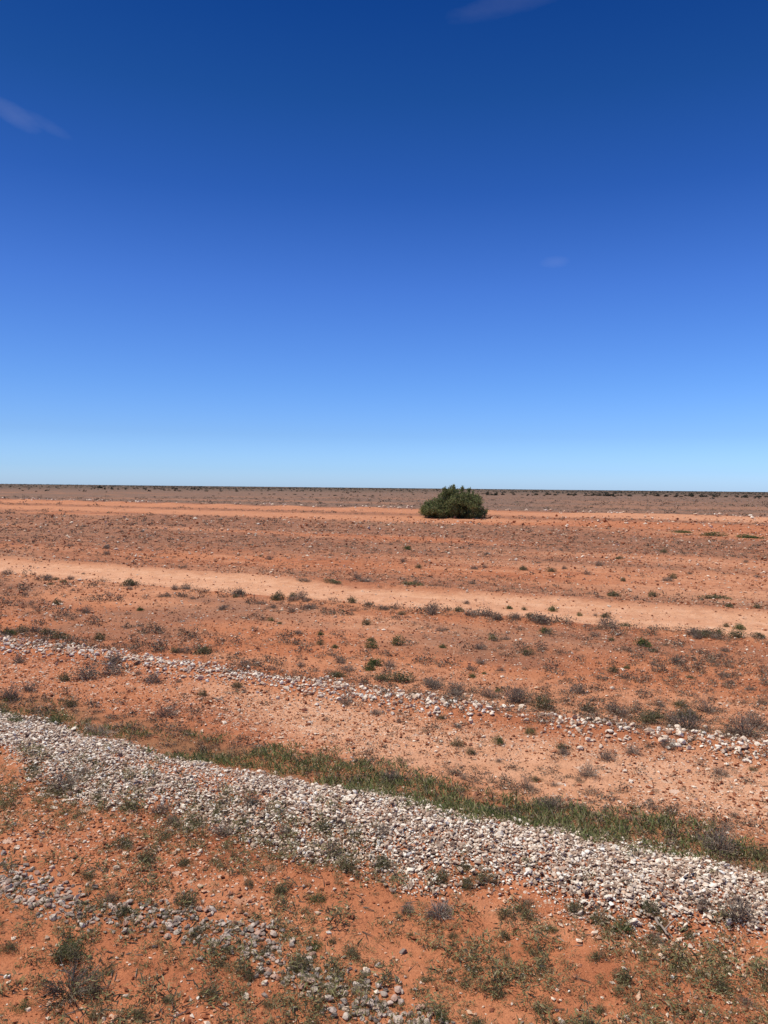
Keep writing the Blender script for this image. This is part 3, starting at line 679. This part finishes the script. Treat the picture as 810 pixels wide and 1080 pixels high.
for z, L_ in sets.items():
    L_.sort(key=lambda q: q[3]); k = max(1, math.ceil(len(L_) / 10)); nm = [[''], ['smaller ', 'larger '], ['small ', 'middling ', 'large '], ['tiny ', 'small ', 'middling ', 'large '], ['tiny ', 'small ', 'middling ', 'large ', 'largest ']][:][min(k, 5) - 1] + ['biggest ', 'huge ']
    for b, ch in enumerate(np.array_split(np.arange(len(L_)), k)):
        C = sorted((L_[i] for i in ch), key=lambda q: q[1])
        for i, q in enumerate(C):
            od = 'leftmost' if i == 0 else ('rightmost' if i == len(C) - 1 else ORD[i] + ' from left')
            tag(q[0], f'{od} of the {nm[b]}dark shrubs {z}', 'shrub', 'dark shrubs far across the plain')

# ------------------------------------------------------------------ the big bush
def build_bush():
    x0, y0 = ground_at(478.5, 546.0); x0, y0 = float(x0), float(y0); d = math.hypot(x0, y0); k = .95 * d / FOC
    z0 = float(height(np.array([x0]), np.array([y0]))[0])
    root = link('bush', None); root.location = (x0, y0, z0); root.scale = (.93, .95, 1.0)
    tag(root, 'large dark green bush standing alone on the red plain', 'bush')
    g = np.random.default_rng(5)
    # foliage lobes: x offset px, depth, top px, radius px (from the silhouette)
    prof = lambda q: float(np.interp(q, [-36, -33, -30, -24, -18, -15, -12.5, -9, -5, -2, 2, 6, 9, 13, 17.5, 22.5, 25, 28, 33, 37], [8, 16, 20, 21, 23, 27, 32.5, 29, 33, 35.5, 31, 31, 33.5, 29, 32, 30, 27, 23, 16, 8]))
    lobes = []
    for _ in range(95):
        q = g.uniform(-33, 34); dy_ = g.uniform(-2.6, 2.4); hh = prof(q) * (1 - .42 * (dy_ / 2.6) ** 2) * g.choice([1, 1, .8, .6])
        lobes.append((q * (1 - .12 * abs(dy_) / 2.6), dy_, max(hh, 5), g.uniform(3.6, 6.4)))
    for _ in range(70):
        q = g.uniform(-35, 36); dy_ = g.uniform(-2.5, 2.2) * math.sqrt(max(.05, 1 - (q / 38) ** 2)); lobes.append((q, dy_, min(prof(q), g.uniform(6, 15)), g.uniform(4.5, 6.5)))
    P, S = [], []
    ends = []
    for lx, ly, top, rr in lobes:
        cx, cy = lx * k, ly; ct = top * k; r_ = rr * k
        cz = max(ct - r_, .2 * r_); ends.append((cx, cy, cz))
        n_ = int(760 * (rr / 8) ** 2) + 60
        # leafy sprays: sub-clumps around the lobe
        nsub = 12
        for _ in range(nsub):
            v = g.normal(size=3); v /= np.linalg.norm(v); v[2] = abs(v[2]) * .9 - .25
            c = np.array([cx, cy, cz]) + v * r_ * g.uniform(.45, 1.0)
            m_ = n_ // nsub; up = g.uniform(.2, .6)
            q = c + g.normal(0, 1, (m_, 3)) * np.array([.17, .17, .2]) * (r_ / .8) + np.array([v[0], v[1], up]) * (g.random((m_, 1)) ** 2) * .35
            q = q[q[:, 2] > .03]; P.append(q)
    # upright sprigs along the top
    for lx, top in [(-13,33),(-12,34),(-11,32),(-4,35),(-2.5,36.5),(-1,36),(0,34),(8,33.5),(9.5,35.5),(10.5,34),(16.5,32),(18,33),(22,30),(-18,25),(-24,22),(-30,18),(-35,10),(34,12),(37,8),(29,18)]:
        m_ = 130; t = g.random((m_, 1)); q = np.concatenate([lx * k + g.normal(0, .06, (m_, 1)) + .1 * t, g.normal(0, .5) + g.normal(0, .08, (m_, 1)), top * k - .7 + .7 * t], 1); P.append(q)
    P = np.concatenate(P); V, F = leaves(P, g.uniform(.10, .20, len(P)), .42)
    V[:, 2] = np.maximum(V[:, 2], .01)
    link('crown', mesh_np('crown', V, F, M_BUSHLEAF), root)
    for i in range(7):
        parts = []
        a = i * .9 + .3; bx_ = np.array([.45 * math.cos(a) + (i - 3) * .25, .35 * math.sin(a), -.1])
        mine = [e for j, e in enumerate(ends) if j % 7 == i]; 
        hub = bx_ + (np.mean(mine, axis=0) - bx_) * .35; hub[2] = max(hub[2], .4)
        parts.append(tube([bx_, (bx_ + hub) / 2 + g.normal(0, .05, 3), hub], [.10, .085, .07], 7))
        for e in mine:
            e = np.array(e); parts.append(tube([hub, (hub + e) / 2 + g.normal(0, .1, 3), e + np.array([0, 0, .2])], [.055, .035, .012], 5))
        V, F = join(parts); link('stem', mesh_np('stem', V, F, M_BARK), root)
build_bush()

# ------------------------------------------------------------------ fallen sticks
def stick(px0, py0, px1, py1, r_, label):
    a = ground_at(px0, py0); b = ground_at(px1, py1); n_ = 9; t = np.linspace(0, 1, n_)
    X = float(a[0]) + (float(b[0]) - float(a[0])) * t + R.normal(0, .008, n_); Yy = float(a[1]) + (float(b[1]) - float(a[1])) * t + R.normal(0, .008, n_)
    Z = height(X, Yy) + r_ + .012 + .03 * t
    V, F = tube(np.stack([X, Yy, Z], 1), r_ * (1 - .55 * t) * R.uniform(.9, 1.1, n_), 6)
    s = np.array([X[4], Yy[4], Z[4]]); e = s + np.array([.10, .05, .05])
    V2, F2 = tube([s, (s + e) / 2 + .008, e], [r_ * .5, r_ * .4, r_ * .2], 6)
    V, F = join([(V, F), (V2, F2)])
    tag(link('stick', mesh_np('stick', V, F, M_DEAD, True)), label, 'stick')
stick(690, 979, 709, 1000, .011, 'bleached grey stick lying below the gravel bank at right')
stick(310, 912, 322, 902, .006, 'thin dark stick on bare red soil below the gravel bank')
stick(226, 738, 238, 744, .012, 'short stick on the red soil before the rubble ridge')

# ------------------------------------------------------------------ sun, sky, camera
SUN_EL, SUN_AZ = rad(64), rad(-78)          # to the left and a little ahead
sdir = np.array([math.sin(SUN_AZ) * math.cos(SUN_EL), math.cos(SUN_AZ) * math.cos(SUN_EL), math.sin(SUN_EL)])
ld = bpy.data.lights.new('sun', 'SUN'); ld.energy = 5.0; ld.angle = rad(.5); ld.color = (1.0, .955, .88)
lo = link('sun', ld); lo.location = tuple(sdir * 60)
from mathutils import Vector
lo.rotation_euler = Vector(sdir).to_track_quat('Z', 'Y').to_euler()

wd = bpy.data.worlds.new('World'); scene.world = wd; wd.use_nodes = True; nt = wd.node_tree; L = nt.links.new
bg = nt.nodes['Background']; bg.inputs['Strength'].default_value = .10
sky = N(nt, 'ShaderNodeTexSky', sky_type='NISHITA'); sky.sun_disc = False; sky.sun_elevation = SUN_EL; sky.sun_rotation = SUN_AZ
sky.altitude = 100; sky.air_density = 1.0; sky.dust_density = .6; sky.ozone_density = 1.6
col = sky.outputs[0]
tc = N(nt, 'ShaderNodeTexCoord'); gv = tc.outputs['Generated']
sx_ = N(nt, 'ShaderNodeSeparateXYZ'); L(gv, sx_.inputs[0])
tint = ramp(nt, [(z, tuple(c / 2.5 for c in k)) for z, k in ((0, (.93, 1.38, 2.4)), (.024, (.72, 1.156, 2.098)), (.067, (.56, .904, 1.642)), (.128, (.456, .802, 1.502)), (.245, (.31, .605, 1.31)), (.352, (.15, .41, 1.0)), (.446, (.08, .318, .77)), (.528, (.042, .243, .68)), (.66, (.38, .46, .72)), (1, (.85, .85, .92)))])
L(sx_.outputs['Z'], tint.inputs[0])
col = mix(nt, 1.0, col, tint.outputs[0], 'MULTIPLY')
sc_ = N(nt, 'ShaderNodeVectorMath', operation='SCALE'); L(col, sc_.inputs[0])
L(math_(nt, 'ADD', 2.5, math_(nt, 'MULTIPLY', sx_.outputs['X'], .7)), sc_.inputs['Scale']); col = sc_.outputs[0]
def wisp(px, py, wid, hei, ang, amt, seed):
    global col
    d = ray(px, py); d = d / np.linalg.norm(d); d = Vector(d)
    rt = d.cross(Vector((0, 0, 1))).normalized(); up = rt.cross(d).normalized()
    a = rad(ang); e1 = rt * math.cos(a) + up * math.sin(a); e2 = up * math.cos(a) - rt * math.sin(a)
    def dot(v):
        n = N(nt, 'ShaderNodeVectorMath', operation='DOT_PRODUCT'); L(gv, n.inputs[0]); n.inputs[1].default_value = v; return n.outputs['Value']
    q1 = math_(nt, 'DIVIDE', dot(e1), wid / FOC); q2 = math_(nt, 'DIVIDE', dot(e2), hei / FOC)
    mp = N(nt, 'ShaderNodeMapping'); L(gv, mp.inputs[0]); mp.inputs['Location'].default_value = (seed, seed * .7, 0); mp.inputs['Scale'].default_value = (1, 1, 2.6)
    ns = noise(nt, mp.outputs[0], 22, 6, .62)
    rr = math_(nt, 'ADD', math_(nt, 'ADD', math_(nt, 'POWER', math_(nt, 'ABSOLUTE', q1, 0), 2), math_(nt, 'POWER', math_(nt, 'ABSOLUTE', q2, 0), 2)), math_(nt, 'MULTIPLY', math_(nt, 'SUBTRACT', ns, .5), 1.6))
    f = mrange(nt, rr, 1.0, -.1, 0, amt)
    infront = math_(nt, 'GREATER_THAN', dot(d), 0)
    f = math_(nt, 'MULTIPLY', f, infront)
    col = mix(nt, f, col, (7.0, 7.2, 8.6))
wisp(12, 119, 26, 9, -22, .055, 1.3)
wisp(48, 131, 24, 6, -20, .030, 2.9)
wisp(545, 0, 66, 11, 9, .032, 4.1)
wisp(586, 276, 15, 6, 2, .040, 7.7)
L(col, bg.inputs['Color'])

cd = bpy.data.cameras.new('camera'); cd.sensor_fit = 'VERTICAL'; cd.angle = 2 * math.atan(PH / 2 / FOC); cd.clip_start = .1; cd.clip_end = 60000
co = link('camera', cd); B = -AX_F
co.matrix_world = Matrix(((AX_R[0], AX_U[0], B[0], 0), (AX_R[1], AX_U[1], B[1], 0), (AX_R[2], AX_U[2], B[2], CAM_H), (0, 0, 0, 1)))
scene.camera = co
vs = scene.view_settings; vs.view_transform = 'Standard'; vs.look = 'None'; vs.gamma = 1; vs.exposure = 0; vs.use_curve_mapping = False
scene.cycles.max_bounces = 5
